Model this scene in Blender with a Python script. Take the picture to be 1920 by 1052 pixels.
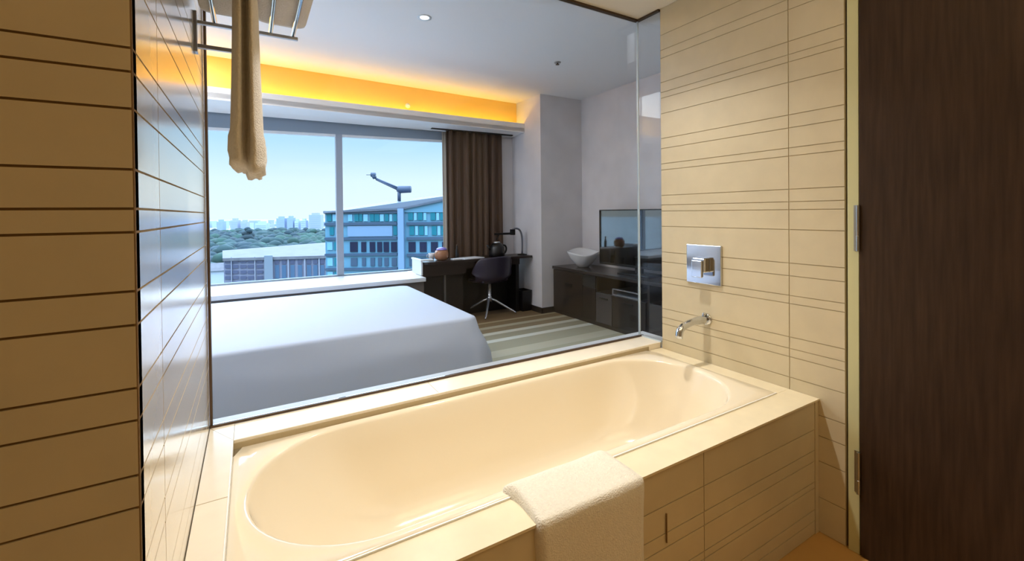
import bpy, bmesh, math, random
from mathutils import Vector, Matrix
random.seed(7)
PI = math.pi
C = bpy.context.scene.collection
for o in list(bpy.data.objects): bpy.data.objects.remove(o, do_unlink=True)
scn = bpy.context.scene

# ---------------------------------------------------------------- camera
F_PX, YAW, PITCH, ROLL, CY = 825.9, math.radians(30.661), math.radians(-0.574), math.radians(-0.603), 407.3
cam_d = bpy.data.cameras.new('camera'); cam = bpy.data.objects.new('camera', cam_d); C.objects.link(cam)
cam_d.sensor_width = 36.0; cam_d.lens = F_PX / 1920 * 36.0
cam_d.shift_x = 0.0; cam_d.shift_y = -(526 - CY) / 1920
cam_d.clip_start = 0.02; cam_d.clip_end = 8000
fw = Vector((math.sin(YAW) * math.cos(PITCH), math.cos(YAW) * math.cos(PITCH), math.sin(PITCH)))
r0 = Vector((math.cos(YAW), -math.sin(YAW), 0)); u0 = r0.cross(fw)
rt = math.cos(ROLL) * r0 + math.sin(ROLL) * u0
up = -math.sin(ROLL) * r0 + math.cos(ROLL) * u0
M = Matrix((rt, up, -fw)).transposed().to_4x4(); M.translation = Vector((0, 0, 1.33))
cam.matrix_world = M
scn.camera = cam

# ---------------------------------------------------------------- world, light, exposure
scn.view_settings.view_transform = 'Standard'; scn.view_settings.look = 'None'
scn.view_settings.gamma = 1; scn.view_settings.use_curve_mapping = False
scn.view_settings.exposure = 0.0

def lin(c):
    return tuple(((v / 255) / 12.92 if v / 255 <= .04045 else ((v / 255 + .055) / 1.055) ** 2.4) for v in c) + (1,)

w = bpy.data.worlds.new('sky'); scn.world = w; w.use_nodes = True
wt = w.node_tree; wt.nodes.clear()
tc = wt.nodes.new('ShaderNodeTexCoord'); sx = wt.nodes.new('ShaderNodeSeparateXYZ')
rmp = wt.nodes.new('ShaderNodeValToRGB'); rs = wt.nodes.new('ShaderNodeValToRGB')
bg = wt.nodes.new('ShaderNodeBackground'); wo = wt.nodes.new('ShaderNodeOutputWorld')
wt.links.new(tc.outputs['Generated'], sx.inputs[0])
wt.links.new(sx.outputs['Z'], rmp.inputs[0]); wt.links.new(sx.outputs['Z'], rs.inputs[0])
e = rmp.color_ramp.elements
e[0].position = 0.0; e[0].color = lin((226, 244, 252)); e[1].position = .15; e[1].color = lin((178, 220, 250))
e.new(.07).color = lin((218, 241, 252)); e.new(.5).color = lin((190, 218, 250))
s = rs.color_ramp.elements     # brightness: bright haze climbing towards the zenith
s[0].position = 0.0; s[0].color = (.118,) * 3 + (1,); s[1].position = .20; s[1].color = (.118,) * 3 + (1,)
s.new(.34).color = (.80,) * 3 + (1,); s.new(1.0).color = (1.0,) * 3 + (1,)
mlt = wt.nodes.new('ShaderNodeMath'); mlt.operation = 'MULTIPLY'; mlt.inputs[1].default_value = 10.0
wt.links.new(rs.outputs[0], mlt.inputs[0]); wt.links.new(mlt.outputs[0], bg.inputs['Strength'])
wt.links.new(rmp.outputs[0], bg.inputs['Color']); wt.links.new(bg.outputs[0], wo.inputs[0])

def area(name, loc, size, power, color, rot=(0, 0, 0), size_y=None, shape='DISK', spread=PI):
    d = bpy.data.lights.new(name, 'AREA'); d.energy = power; d.color = color; d.size = size; d.spread = spread
    d.shape = shape
    if size_y: d.shape = 'RECTANGLE'; d.size_y = size_y
    o = bpy.data.objects.new(name, d); o.location = loc; o.rotation_euler = rot; C.objects.link(o); return o
WARM = (1, .95, .88)
BATH_SPOTS = [(0.45, 1.47), (1.28, 1.47)]
area('bathroom_ceiling_light', (1.25, -0.2, 2.46), 1.3, 10.5, (1, .79, .47), size_y=1.5)
area('bathroom_side_light', (-0.6, -0.3, 2.45), .4, .7, (1, .55, .20))
area('bedroom_fill_light', (-1.2, 4.3, 2.87), 1.3, 76, (.90, .95, 1), size_y=1.5)  # added fill out of view, lifts the dim bedroom and bed
area('corridor_fill_light', (3.0, 0.9, 2.87), .8, 8, (.95, .96, 1), size_y=1.6)  # unseen fill added to brighten the television wall

# ---------------------------------------------------------------- materials
MATS = {}
def mat(name, col, rough=.5, metal=0, spec=.5, noise=None, bump=None, coat=0, emit=None, sheen=0, stretch=(1, 1, 1)):
    if name in MATS: return MATS[name]
    m = bpy.data.materials.new(name); m.use_nodes = True; nt = m.node_tree; b = nt.nodes['Principled BSDF']
    c = lin(col); b.inputs['Base Color'].default_value = c
    b.inputs['Roughness'].default_value = rough; b.inputs['Metallic'].default_value = metal
    b.inputs['Specular IOR Level'].default_value = spec
    if coat: b.inputs['Coat Weight'].default_value = coat; b.inputs['Coat Roughness'].default_value = .03
    if sheen: b.inputs['Sheen Weight'].default_value = sheen
    if noise or bump:
        tcn = nt.nodes.new('ShaderNodeTexCoord'); mp = nt.nodes.new('ShaderNodeMapping')
        mp.inputs['Scale'].default_value = stretch; nt.links.new(tcn.outputs['Object'], mp.inputs[0])
    if noise:
        sc, amt = noise
        n = nt.nodes.new('ShaderNodeTexNoise'); n.inputs['Scale'].default_value = sc; n.inputs['Detail'].default_value = 5
        nt.links.new(mp.outputs[0], n.inputs['Vector'])
        r = nt.nodes.new('ShaderNodeValToRGB'); r.color_ramp.elements[0].position = .3; r.color_ramp.elements[1].position = .7
        r.color_ramp.elements[0].color = tuple(v * (1 - amt) for v in c[:3]) + (1,)
        r.color_ramp.elements[1].color = tuple(min(1, v * (1 + amt)) for v in c[:3]) + (1,)
        nt.links.new(n.outputs[0], r.inputs[0]); nt.links.new(r.outputs[0], b.inputs['Base Color'])
    if bump:
        sc, st = bump
        n2 = nt.nodes.new('ShaderNodeTexNoise'); n2.inputs['Scale'].default_value = sc; n2.inputs['Detail'].default_value = 4
        nt.links.new(mp.outputs[0], n2.inputs['Vector'])
        bp = nt.nodes.new('ShaderNodeBump'); bp.inputs['Strength'].default_value = st; bp.inputs['Distance'].default_value = .01
        nt.links.new(n2.outputs[0], bp.inputs['Height']); nt.links.new(bp.outputs[0], b.inputs['Normal'])
    if emit:
        b.inputs['Emission Color'].default_value = lin(emit[0]); b.inputs['Emission Strength'].default_value = emit[1]
    MATS[name] = m; return m

def glass_mat(name, tint=(1, 1, 1), refl=.035, edge=.5):
    m = bpy.data.materials.new(name); m.use_nodes = True; nt = m.node_tree; nt.nodes.clear()
    o = nt.nodes.new('ShaderNodeOutputMaterial'); mx = nt.nodes.new('ShaderNodeMixShader')
    t = nt.nodes.new('ShaderNodeBsdfTransparent'); g = nt.nodes.new('ShaderNodeBsdfGlossy')
    t.inputs[0].default_value = (*tint, 1); g.inputs['Roughness'].default_value = 0.0
    lw = nt.nodes.new('ShaderNodeFresnel'); lw.inputs[0].default_value = 1.2
    nt.links.new(lw.outputs[0], mx.inputs[0]); nt.links.new(t.outputs[0], mx.inputs[1]); nt.links.new(g.outputs[0], mx.inputs[2])
    nt.links.new(mx.outputs[0], o.inputs[0]); return m

TILE = mat('cream_tile', (209, 195, 163), .33, noise=(9, .04))
TILEL = mat('cream_tile_polished', (222, 210, 186), .25, spec=.6, noise=(9, .03), coat=1.0)
TILEL.node_tree.nodes['Principled BSDF'].inputs['Coat Roughness'].default_value = .17
TILEL.node_tree.nodes['Principled BSDF'].inputs['Coat IOR'].default_value = 2.1
GROUT = mat('tile_groove', (128, 98, 58), .8)
GROUTL = mat('tile_groove_pale', (186, 168, 132), .7)
STONE = mat('cream_stone', (234, 220, 188), .28, noise=(14, .04))
STONEW = mat('pale_stone', (242, 232, 212), .2, noise=(14, .03))
TUB = mat('tub_acrylic', (240, 227, 202), .14, coat=.6)
PLASTER = mat('white_paint', (240, 238, 238), .7)
BPLASTER = mat('cream_paint', (240, 232, 214), .7)
CHROME = mat('chrome', (215, 220, 228), .08, 1)
STEEL = mat('brushed_steel', (170, 172, 175), .3, 1)
DARKMETAL = mat('bronze_metal', (92, 74, 58), .4, .6)
WENGE = mat('wenge_wood', (58, 41, 28), .6, spec=.2, noise=(5, .28), stretch=(14, 14, .9), bump=(30, .04))
WENGE2 = mat('dark_cabinet_wood', (36, 28, 26), .3, noise=(6, .12), stretch=(9, .8, 9))
BLACK = mat('black_plastic', (14, 14, 16), .35)
BLACKGAP = mat('black_recess', (8, 8, 9), .8)
WALLP = mat('grey_wallpaper', (220, 216, 218), .75, noise=(3.5, .06), bump=(60, .06))
TOWELW = mat('white_terry', (240, 232, 214), .95, sheen=.4, noise=(120, .05), bump=(260, .5))
TOWELB = mat('beige_terry', (238, 231, 218), .95, sheen=.3, noise=(120, .06), bump=(260, .5))
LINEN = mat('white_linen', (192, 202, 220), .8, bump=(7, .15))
GLASS = glass_mat('clear_glass', (.985, .99, .99))
WGLASS = glass_mat('window_glass', (.99, 1, 1))

# ---------------------------------------------------------------- mesh helpers
class MB:
    def __init__(s): s.bm = bmesh.new(); s.mats = []
    def mi(s, m):
        if m not in s.mats: s.mats.append(m)
        return s.mats.index(m)
    def face(s, vs, m=None, smooth=False):
        try: f = s.bm.faces.new(vs)
        except ValueError: return None
        f.smooth = smooth
        if m is not None: f.material_index = s.mi(m)
        return f
    def box(s, a, b, m=None, bev=0, mtx=None):
        (x0, y0, z0), (x1, y1, z1) = a, b
        if x0 > x1: x0, x1 = x1, x0
        if y0 > y1: y0, y1 = y1, y0
        if z0 > z1: z0, z1 = z1, z0
        v = [s.bm.verts.new(mtx @ Vector(p) if mtx else p) for p in
             ((x0, y0, z0), (x1, y0, z0), (x1, y1, z0), (x0, y1, z0), (x0, y0, z1), (x1, y0, z1), (x1, y1, z1), (x0, y1, z1))]
        fs = [s.face([v[i] for i in q], m) for q in ((3, 2, 1, 0), (4, 5, 6, 7), (0, 1, 5, 4), (1, 2, 6, 5), (2, 3, 7, 6), (3, 0, 4, 7))]
        if bev:
            es = list({e for f in fs for e in f.edges})
            bmesh.ops.bevel(s.bm, geom=es, offset=bev, segments=3, affect='EDGES', profile=.5)
        return s
    def prism(s, pts, z0, z1, m=None, mtx=None):
        n = len(pts)
        T = (lambda p: mtx @ Vector(p)) if mtx else (lambda p: p)
        zf0 = z0 if callable(z0) else (lambda i: z0); zf1 = z1 if callable(z1) else (lambda i: z1)
        a = [s.bm.verts.new(T((p[0], p[1], zf0(i)))) for i, p in enumerate(pts)]
        b = [s.bm.verts.new(T((p[0], p[1], zf1(i)))) for i, p in enumerate(pts)]
        s.face(a[::-1], m); s.face(b, m)
        for i in range(n): s.face([a[i], a[(i + 1) % n], b[(i + 1) % n], b[i]], m)
        return s
    def rings(s, rings, m=None, close=True, cap0=False, cap1=False, smooth=True):
        R = [[s.bm.verts.new(p) for p in r] for r in rings]
        n = len(R[0])
        for i in range(len(R) - 1):
            for j in range(n if close else n - 1):
                k = (j + 1) % n
                s.face([R[i][j], R[i][k], R[i + 1][k], R[i + 1][j]], m, smooth)
        if cap0: s.face(R[0][::-1], m, smooth)
        if cap1: s.face(R[-1], m, smooth)
        return s
    def lathe(s, prof, c=(0, 0, 0), m=None, n=32, cap0=True, cap1=True, mtx=None):
        rr = []
        for r, z in prof:
            ring = []
            for i in range(n):
                a = 2 * PI * i / n; p = Vector((r * math.cos(a), r * math.sin(a), z))
                if mtx: p = mtx @ p
                ring.append(p + Vector(c))
            rr.append(ring)
        return s.rings(rr, m, cap0=cap0, cap1=cap1)
    def tube(s, pts, r, m=None, n=14, caps=True):
        pts = [Vector(p) for p in pts]; rr = []
        rad = r if isinstance(r, (list, tuple)) else [r] * len(pts)
        prev = None
        for i, p in enumerate(pts):
            t = (pts[min(i + 1, len(pts) - 1)] - pts[max(i - 1, 0)]).normalized()
            if prev is None:
                a = t.cross(Vector((0, 0, 1)))
                if a.length < 1e-3: a = t.cross(Vector((1, 0, 0)))
            else: a = prev - t * prev.dot(t)
            a.normalize(); prev = a; b = t.cross(a)
            rr.append([p + (a * math.cos(2 * PI * k / n) + b * math.sin(2 * PI * k / n)) * rad[i] for k in range(n)])
        return s.rings(rr, m, cap0=caps, cap1=caps)
    def obj(s, name, m=None, parent=None, auto=False, loc=None):
        me = bpy.data.meshes.new(name)
        bmesh.ops.recalc_face_normals(s.bm, faces=s.bm.faces[:])
        s.bm.to_mesh(me); s.bm.free()
        for q in (s.mats or [m]):
            if q: me.materials.append(q)
        o = bpy.data.objects.new(name, me); C.objects.link(o)
        if parent: o.parent = parent
        if loc: o.location = loc
        return o

def smooth_angle(o, deg=35):
    me = o.data
    for p in me.polygons: p.use_smooth = True
    me.set_sharp_from_angle(angle=math.radians(deg))
    return o
def tag(o, label, cat, group=None, kind=None):
    o['label'] = label; o['category'] = cat
    if group: o['group'] = group
    if kind: o['kind'] = kind
    return o
def thing(name, label, cat, loc=(0, 0, 0), rz=0, group=None):
    o = bpy.data.objects.new(name, None); C.objects.link(o); o.location = loc; o.rotation_euler = (0, 0, rz)
    o.empty_display_size = .05
    return tag(o, label, cat, group)
def struct(o, label=None, cat=None):
    o['kind'] = 'structure'
    if label: o['label'] = label
    if cat: o['category'] = cat
    return o
def copy_tree(o, parent=None):
    c = o.copy(); C.objects.link(c)
    if parent: c.parent = parent
    for ch in [q for q in bpy.data.objects if q.parent == o]: copy_tree(ch, c)
    return c
def bezier(p0, p1, p2, p3, n=12):
    out = []
    for i in range(n + 1):
        t = i / n; u = 1 - t
        out.append(Vector(p0) * u**3 + 3 * u * u * t * Vector(p1) + 3 * u * t * t * Vector(p2) + t**3 * Vector(p3))
    return out

# tiled wall: strips of tile split by thin grooves, in one mesh; axis 'X' = wall runs along X
GAP = .0035
def tiles(mb, axis, at, out, cols, zs, m, grout, th=.004, gap=GAP):
    """axis: direction the wall runs; at: position of the tile face; out: +1/-1 facing side"""
    back = at - out * th
    for (u0, u1) in cols:
        for z0, z1 in zip(zs[:-1], zs[1:]):
            a, b = u0 + gap / 2, u1 - gap / 2
            if axis == 'Y': mb.box((back, a, z0 + gap / 2), (at, b, z1 - gap / 2), m)
            else: mb.box((a, back, z0 + gap / 2), (b, at, z1 - gap / 2), m)
    u0, u1 = min(c[0] for c in cols), max(c[1] for c in cols); f = back + out * .0012; g = back - out * .02
    if axis == 'Y': mb.box((g, u0, zs[0]), (f, u1, zs[-1]), grout)
    else: mb.box((u0, g, zs[0]), (u1, f, zs[-1]), grout)

# ================================================================ THE BATHROOM
XT, YF, YG, XL, ZC = 2.0, .91, 1.88, -.135, 2.47      # tap wall, tub front, glass, left wall, ceiling
ZT = [0, .145, .294, .399, .484, .605, .694, .73, .78, .925, .96, 1.045, 1.10, 1.245, 1.331, 1.365, 1.419, 1.562, 1.597, 1.683, 1.739, 1.879, 1.966, 1.998, 2.054, 2.19, 2.235, 2.32, 2.47]
ZL = [0, .17, .28, .33, .47, .55, .63, .69, .80, .842, .934, .978, 1.053, 1.097, 1.183, 1.229, 1.309, 1.341, 1.394, 1.476, 1.526, 1.558, 1.66, 1.72, 1.80, 1.85, 1.97, 2.03, 2.11, 2.2, 2.31, 2.47]

mb = MB(); tiles(mb, 'Y', XT, -1, [(.818, 1.027), (1.027, 1.715)], ZT, TILE, GROUTL)
mb.box((XT + .0235, .818, 0), (XT + .09, 1.715, ZC), TILE)
struct(mb.obj('wall_right'))
mb = MB(); tiles(mb, 'Y', XL, +1, [(.779, .965), (.965, YG - .012)], ZL, TILEL, GROUTL)
mb.box((XL - .0035, .7752, 0), (XL - .0004, .7788, ZC), GROUT)
mb.box((XL - .12, .8, 0), (XL - .0235, YG - .012, 2.9), PLASTER)
struct(mb.obj('wall_left'))
mb = MB(); tiles(mb, 'X', .775, -1, [(-.9, XL), ], ZL, TILE, GROUT)
mb.box((-.9, .7985, 0), (-.26, .86, ZC), TILE)
struct(mb.obj('wall_front'))
mb = MB(); mb.box((-.9, -1.2, 0), (2.09, -1.12, ZC), TILE); struct(mb.obj('wall_back', TILE))
mb = MB(); mb.box((-.98, -1.2, 0), (-.9, .86, ZC), TILE); struct(mb.obj('wall_far_left', TILE))
mb = MB(); mb.box((-.98, -1.2, ZC), (2.08, YG, ZC + .05), BPLASTER); struct(mb.obj('ceiling_bathroom'))
FLOORT = mat('ochre_floor_tile', (196, 150, 84), .4, noise=(6, .06))
mb = MB(); mb.box((-.98, -1.2, -.06), (2.08, YG, 0), FLOORT); struct(mb.obj('floor_bathroom'))
mb = MB(); mb.box((XT, -1.2, 0), (2.08, -.14, ZC), TILE); mb.box((XT, -.14, 2.2), (2.08, .735, ZC), TILE); struct(mb.obj('wall_door_side'))

# door in the tap wall: frame with rebate, leaf and hinges
FRAME = mat('olive_cream_paint', (204, 200, 152), .4)
mb = MB()
mb.box((XT - .006, .770, 0), (XT + .05, .808, 2.2), FRAME, .002)
mb.box((XT + .012, .808, 0), (XT + .06, .818, 2.2), DARKMETAL)
mb.box((XT + .004, -.14, 2.16), (XT + .05, .770, 2.2), FRAME)
mb.box((XT - .006, -.14, 0), (XT + .05, -.10, 2.16), FRAME)
fr = struct(mb.obj('trim_1'))
mb = MB(); mb.box((XT - .012, -.098, .006), (XT + .032, .767, 2.155), WENGE, .002)
dr = struct(mb.obj('door_1'))
def hinge(z0, z1):
    m = MB(); m.lathe([(.0065, z0), (.0065, z0 + (z1 - z0) * .33), (.0058, z0 + (z1 - z0) * .335), (.0065, z0 + (z1 - z0) * .345), (.0065, z1)], (XT - .017, .7695, 0), STEEL, 14)
    m.box((XT - .0085, .7705, z0), (XT - .006, .786, z1), STEEL)
    smooth_angle(m.obj('hinge', STEEL, dr))
hinge(1.17, 1.345); hinge(.24, .40)
mb = MB(); mb.tube([(XT - .012, -.03, 1.0), (XT - .06, -.03, 1.0), (XT - .065, .0, 1.0), (XT - .065, .1, 1.0)], .009, STEEL)
mb.obj('door_handle', STEEL, dr)

# ---- tub surround: tiled apron, stone deck, raised ledges
mb = MB()
ZA = [0, .055, .10, .19, .215, .30, .345, .43, .545]
tiles(mb, 'X', YF + .006, -1, [(-.13, .62), (.62, 1.262), (1.262, 1.972)], ZA, TILE, GROUTL)
mb.box((1.974, YF + .004, 0), (1.999, YF + .03, .545), TILE)
mb.box((-.13, YF + .03, 0), (1.999, YF + .06, .52), TILE)
mb.box((-.13, YF, .5455), (1.9985, 1.03, .5525), STONE)              # front deck strip
mb.box((-.13, YF + .03, .50), (1.9985, 1.028, .5455), STONE)
mb.box((1.902, 1.031, .50), (1.9985, 1.722, .5525), STONE)          # strip along the tap wall
mb.box((1.076, YF + .0005, .318), (1.079, YF + .004, .408), GROUT)         # joint of the access tile
ap = mb.obj('tub_surround')
tag(ap, 'cream tiled tub surround with stone deck running around the built-in bathtub', 'tub surround')
# raised ledges in one mitred band
def ledge_mesh():
    m = MB()
    m.box((-.060, 1.725, .50), (1.998, 1.862, .585), STONEW, .002)
    m.prism([(-.133, 1.029), (-.0625, 1.029), (-.0625, 1.725), (-.0605, 1.7265), (-.133, 1.862)], .50, .585, STONEW)
    m.prism([(-.1315, 1.8625), (-.0605, 1.728), (-.0605, 1.8625)], .50, .585, STONEW)
    m.box((-.132, 1.385, .5845), (-.063, 1.388, .5853), GROUTL)
    m.box((.66, 1.727, .5845), (.663, 1.86, .5853), GROUTL)
    m.box((-.0605, 1.722, .5535), (1.9, 1.7245, .575), GROUTL)
    return m
lo = ledge_mesh().obj('tub_ledge')
tag(lo, 'raised pale stone ledge between the bathtub and the big glass pane', 'ledge')

CAULK = mat('white_caulk', (250, 250, 246), .3)
mb = MB(); mb.box((-.0615, 1.0285, .552), (1.902, 1.0325, .5575), CAULK); mb.box((-.0632, 1.029, .553), (-.0602, 1.7245, .5862), CAULK); mb.obj('caulk_bead', CAULK, ap)
# ---- bathtub
def stadium(x0, x1, y0, y1, z, n_end=28, n_side=18):
    r = (y1 - y0) / 2; yc = (y0 + y1) / 2; p = []
    for i in range(n_end):
        a = -PI / 2 + PI * i / n_end; p.append(Vector((x1 - r + r * math.cos(a), yc + r * math.sin(a), z)))
    for i in range(n_side): p.append(Vector((x1 - r + (x0 + r - x1 + r) * i / n_side, y1, z)))
    for i in range(n_end):
        a = PI / 2 + PI * i / n_end; p.append(Vector((x0 + r + r * math.cos(a), yc + r * math.sin(a), z)))
    for i in range(n_side): p.append(Vector((x0 + r + (x1 - r - x0 - r) * i / n_side, y0, z)))
    return p
bx0, bx1, by0, by1 = -.03, 1.868, 1.062, 1.712
RX0, RX1, RY0, RY1 = -.0600, 1.9, 1.032, 1.7215
base = stadium(bx0, bx1, by0, by1, .556)
cx, cyy = (bx0 + bx1) / 2, (by0 + by1) / 2
def to_rect(p, z, inset=0):
    x0, x1, y0, y1 = RX0 + inset, RX1 - inset, RY0 + inset, RY1 - inset
    r = (by1 - by0) / 2; c0, c1 = bx0 + r, bx1 - r
    if p.x > c1 or p.x < c0:
        c = c1 if p.x > c1 else c0; d = Vector((p.x - c, p.y - cyy)); 
        tx = ((x1 - c) / d.x if d.x > 1e-6 else (x0 - c) / d.x if d.x < -1e-6 else 1e9)
        ty = ((y1 - cyy) / d.y if d.y > 1e-6 else (y0 - cyy) / d.y if d.y < -1e-6 else 1e9)
        t = min(tx, ty); return Vector((c + d.x * t, cyy + d.y * t, z))
    return Vector((p.x, y1 if p.y > cyy else y0, z))
rg = [[to_rect(p, .50) for p in base], [to_rect(p, .5545) for p in base], [to_rect(p, .5585, .004) for p in base]]
rg.append([p.lerp(q, .5) for p, q in zip(rg[-1], [Vector((p.x, p.y, .5575)) for p in base])])
rg.append([Vector((p.x, p.y, .5575)) for p in base])
for d, z in ((.004, .5568), (.009, .5535), (.013, .547), (.016, .535)):
    rg.append(stadium(bx0 + d, bx1 - d, by0 + d, by1 - d, z))
for t in (.12, .25, .4, .55, .7, .82, .9, .96, 1.0):
    z = .535 - .375 * (1 - (1 - t) ** 1.6) if t < 1 else .158
    ff = t ** 1.1
    side = .016 + .05 * t + .10 * max(0, t - .7) ** 1.5 / .3 ** 1.5 * .6
    rg.append(stadium(bx0 + .016 + .33 * ff, bx1 - .016 - .22 * t - .10 * max(0, t - .7) / .3, by0 + side, by1 - side, z))
last = rg[-1]
for k in (.6, .2): rg.append([Vector((cx + (p.x - cx) * k, cyy + (p.y - cyy) * k, .155)) for p in last])
t_ = thing('bathtub', 'cream built-in bathtub with a long rounded basin below the glass', 'bathtub', (0, 0, 0))
mb = MB(); mb.rings(rg, TUB, cap1=True); o = mb.obj('basin', TUB, t_); smooth_angle(o, 50)
mb = MB(); mb.lathe([(.03, 0), (.03, .003), (.022, .005)], (1.35, 1.387, .156), CHROME, 24, cap0=False); mb.obj('drain', CHROME, t_)

# ---- tap: wall plate with lever, and spout
t_ = thing('shower_mixer', 'square chrome mixer plate with a lever on the tap wall', 'mixer tap', (XT, 1.44, 1.055))
mb = MB(); mb.box((-.012, -.1, -.1), (-.0005, .1, .1), CHROME, .003); mb.obj('wall_plate', CHROME, t_)
mb = MB(); mb.box((-.05, -.037, -.037), (-.0122, .037, .037), CHROME, .006); mb.obj('valve_body', CHROME, t_)
mb = MB(); mb.box((-.066, -.03, -.062), (-.051, .03, .025), CHROME, .004); mb.obj('lever', CHROME, t_)
t_ = thing('tub_spout', 'angled chrome spout reaching from the wall over the tub', 'tub spout', (XT, 1.43, .775))
mb = MB(); mb.lathe([(.030, 0), (.030, .006), (.024, .010), (.0, .010)], (0, 0, 0), CHROME, 28, mtx=Matrix.Rotation(-PI / 2, 4, 'Y'), cap1=False)
mb.obj('wall_flange', CHROME, t_)
pts = bezier((-.008, 0, 0), (-.10, 0, .004), (-.14, .0, .002), (-.185, 0, -.016), 10) + bezier((-.19, 0, -.019), (-.205, 0, -.026), (-.212, 0, -.036), (-.213, 0, -.065), 6)[1:]
mb = MB(); mb.tube(pts, [.021] * 4 + [.0175] * (len(pts) - 4), CHROME, 20); mb.obj('spout_pipe', CHROME, t_)
mb = MB(); mb.lathe([(.009, 0), (.009, .012), (.006, .016), (0, .016)], (-.02, 0, .020), CHROME, 16, cap1=False); mb.obj('knob', CHROME, t_)

# ---- towel over the tub deck
def draped_towel():
    # cross-section: from the tub side over the deck and down the apron
    prof = [(1.056, .5595), (1.048, .5605), (1.03, .5605), (1.0, .5575), (.96, .555), (.925, .554), (.908, .5535), (.905, .545), (.904, .51), (.903, .46), (.902, .38), (.901, .30), (.900, .22), (.899, .16)]
    nx = 28; outer, inner = [], []
    for i in range(nx + 1):
        u = i / nx; ro, ri = [], []
        for k, (y, z) in enumerate(prof):
            wv = .0022 * math.sin(u * 7 + k * .3) + .0008 * math.sin(u * 17 + k * .4)
            x = .600 + .37 * u + .012 * math.sin(k * .8) * (1 - 2 * u) * .4 - .02 * (k < 4) * (3 - k) / 3 * (1 - u)
            if k > 6: wv *= 1 + (k - 6) * .25
            edge = min(u, 1 - u) * nx
            th = .026 if edge >= 1 else .012
            dy, dz = (0, 1) if k < 5 else (-.7, .7) if k < 7 else (-1, 0)
            if k == 0: dy, dz = (.7, .3)
            ro.append(Vector((x, y + dy * (th + wv) * .8, z + dz * (th + wv) * .8 - (.0 if k else .0))))
            ri.append(Vector((x, y - dy * .0 , z)))
        outer.append(ro + ri[::-1])
    return outer
mb = MB(); mb.rings(draped_towel(), TOWELW, cap0=True, cap1=True)
o = mb.obj('bath_towel', TOWELW); sb = o.modifiers.new('s', 'SUBSURF'); sb.levels = sb.render_levels = 2
tag(o, 'folded white towel draped over the front edge of the bathtub', 'towel')

# ---- towel shelf on the left wall, its towels and the hanging towel
sh = thing('towel_rack', 'chrome towel shelf with a lower rail high on the left wall', 'towel rack', (XL, 1.3, 1.9))
SX = lambda x: x - XL
for x in (-.085, -.01, .062, .125):
    mb = MB(); mb.tube([(SX(x), -.42, .012), (SX(x), .30, .012)], .0065, CHROME); mb.obj('shelf_rod', CHROME, sh)
for y in (-.40, .29):
    mb = MB(); mb.box((0.0005, y - .007, -.004), (SX(.14), y + .007, .006), STEEL, .002); mb.obj('end_bar', STEEL, sh)
    mb = MB(); mb.box((0.0005, y - .007, -.075), (SX(-.0), y + .007, -.063), STEEL, .002); mb.obj('rail_arm', STEEL, sh)
    mb = MB(); mb.box((0.0, y - .016, -.09), (.008, y + .016, .03), STEEL, .002); mb.obj('wall_bracket', STEEL, sh)
mb = MB(); mb.tube([(SX(-.004), -.42, -.069), (SX(-.004), .30, -.069)], .008, CHROME); mb.obj('hanging_rail', CHROME, sh)
def folded_towel(x0, x1, y0, y1, z0, h, label):
    n = 20; rr = []
    for i in range(13):
        v = i / 12; y = y0 + (y1 - y0) * v; e_ = min(1, min(v, 1 - v) * 9); s_ = .35 + .65 * math.sqrt(max(0, 1 - (1 - e_) ** 2))
        ring = []
        for k in range(n * 2):
            a = 2 * PI * k / (2 * n); ca, sa = math.cos(a), math.sin(a)
            px = abs(ca) ** .35 * (1 if ca > 0 else -1); pz = abs(sa) ** .5 * (1 if sa > 0 else -1)
            lay = .004 * abs(math.sin(pz * 4.7 + .4))
            ring.append(Vector(((x0 + x1) / 2 + px * ((x1 - x0) / 2 - lay), y, z0 + h / 2 + pz * h / 2 * (s_ * .5 + .5))))
        rr.append(ring)
    m = MB(); m.rings(rr, TOWELG, cap0=True, cap1=True); o = m.obj('folded_towel', TOWELG); tag(o, label, 'towel', 'folded towels on the shelf'); return o
TOWELG = mat('pale_grey_terry', (226, 220, 212), .95, sheen=.4, bump=(200, .5))
folded_towel(-.125, .012, .95, 1.60, 1.922, .10, 'folded pale towel on the rack shelf, next to the wall')
folded_towel(.02, .165, .95, 1.60, 1.922, .10, 'folded pale towel on the outer side of the rack shelf')

def hanging_towel():
    # closed cross-sections stacked down the drape; two lobes either side of the rail
    n = 96; rr = []
    yc, hl = 1.235, .145; x_c = -.004
    for i in range(26):
        v = i / 25; z = 1.846 - .395 * v
        wx = .0265 + .009 * v ** 1.5 + (.004 if .8 < v < .95 else 0)
        if i == 0: wx = .012
        if i == 1: wx = .022
        ring = []
        for k in range(n):
            a = 2 * PI * k / n; ca, sa = math.cos(a), math.sin(a)
            x = x_c + abs(ca) ** .6 * (1 if ca > 0 else -1) * wx + .0025 * v * math.sin(sa * 9 + 1.0)
            groove = .06 * math.exp(-(ca / .10) ** 2) * (v > .06)
            y = yc + sa * (hl + .012 * v) * 1.0
            if sa < 0: y += groove
            else: y -= groove
            dz = (-.022 * v if ca > 0 else 0) + .004 * math.sin(7 * a) * v
            ring.append(Vector((x, y, z + dz)))
        rr.append(ring)
    lastc = sum(rr[-1], Vector()) / n
    rr.append([p.lerp(lastc, .25) + Vector((0, 0, -.008)) for p in rr[-1]]); rr.append([p.lerp(lastc, .8) + Vector((0, 0, -.003)) for p in rr[-2]])
    return rr
mb = MB(); mb.rings(hanging_towel(), TOWELB, cap0=True, cap1=True)
tag(mb.obj('hanging_towel', TOWELB), 'long beige towel hanging from the rail of the wall rack', 'towel')

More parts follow.
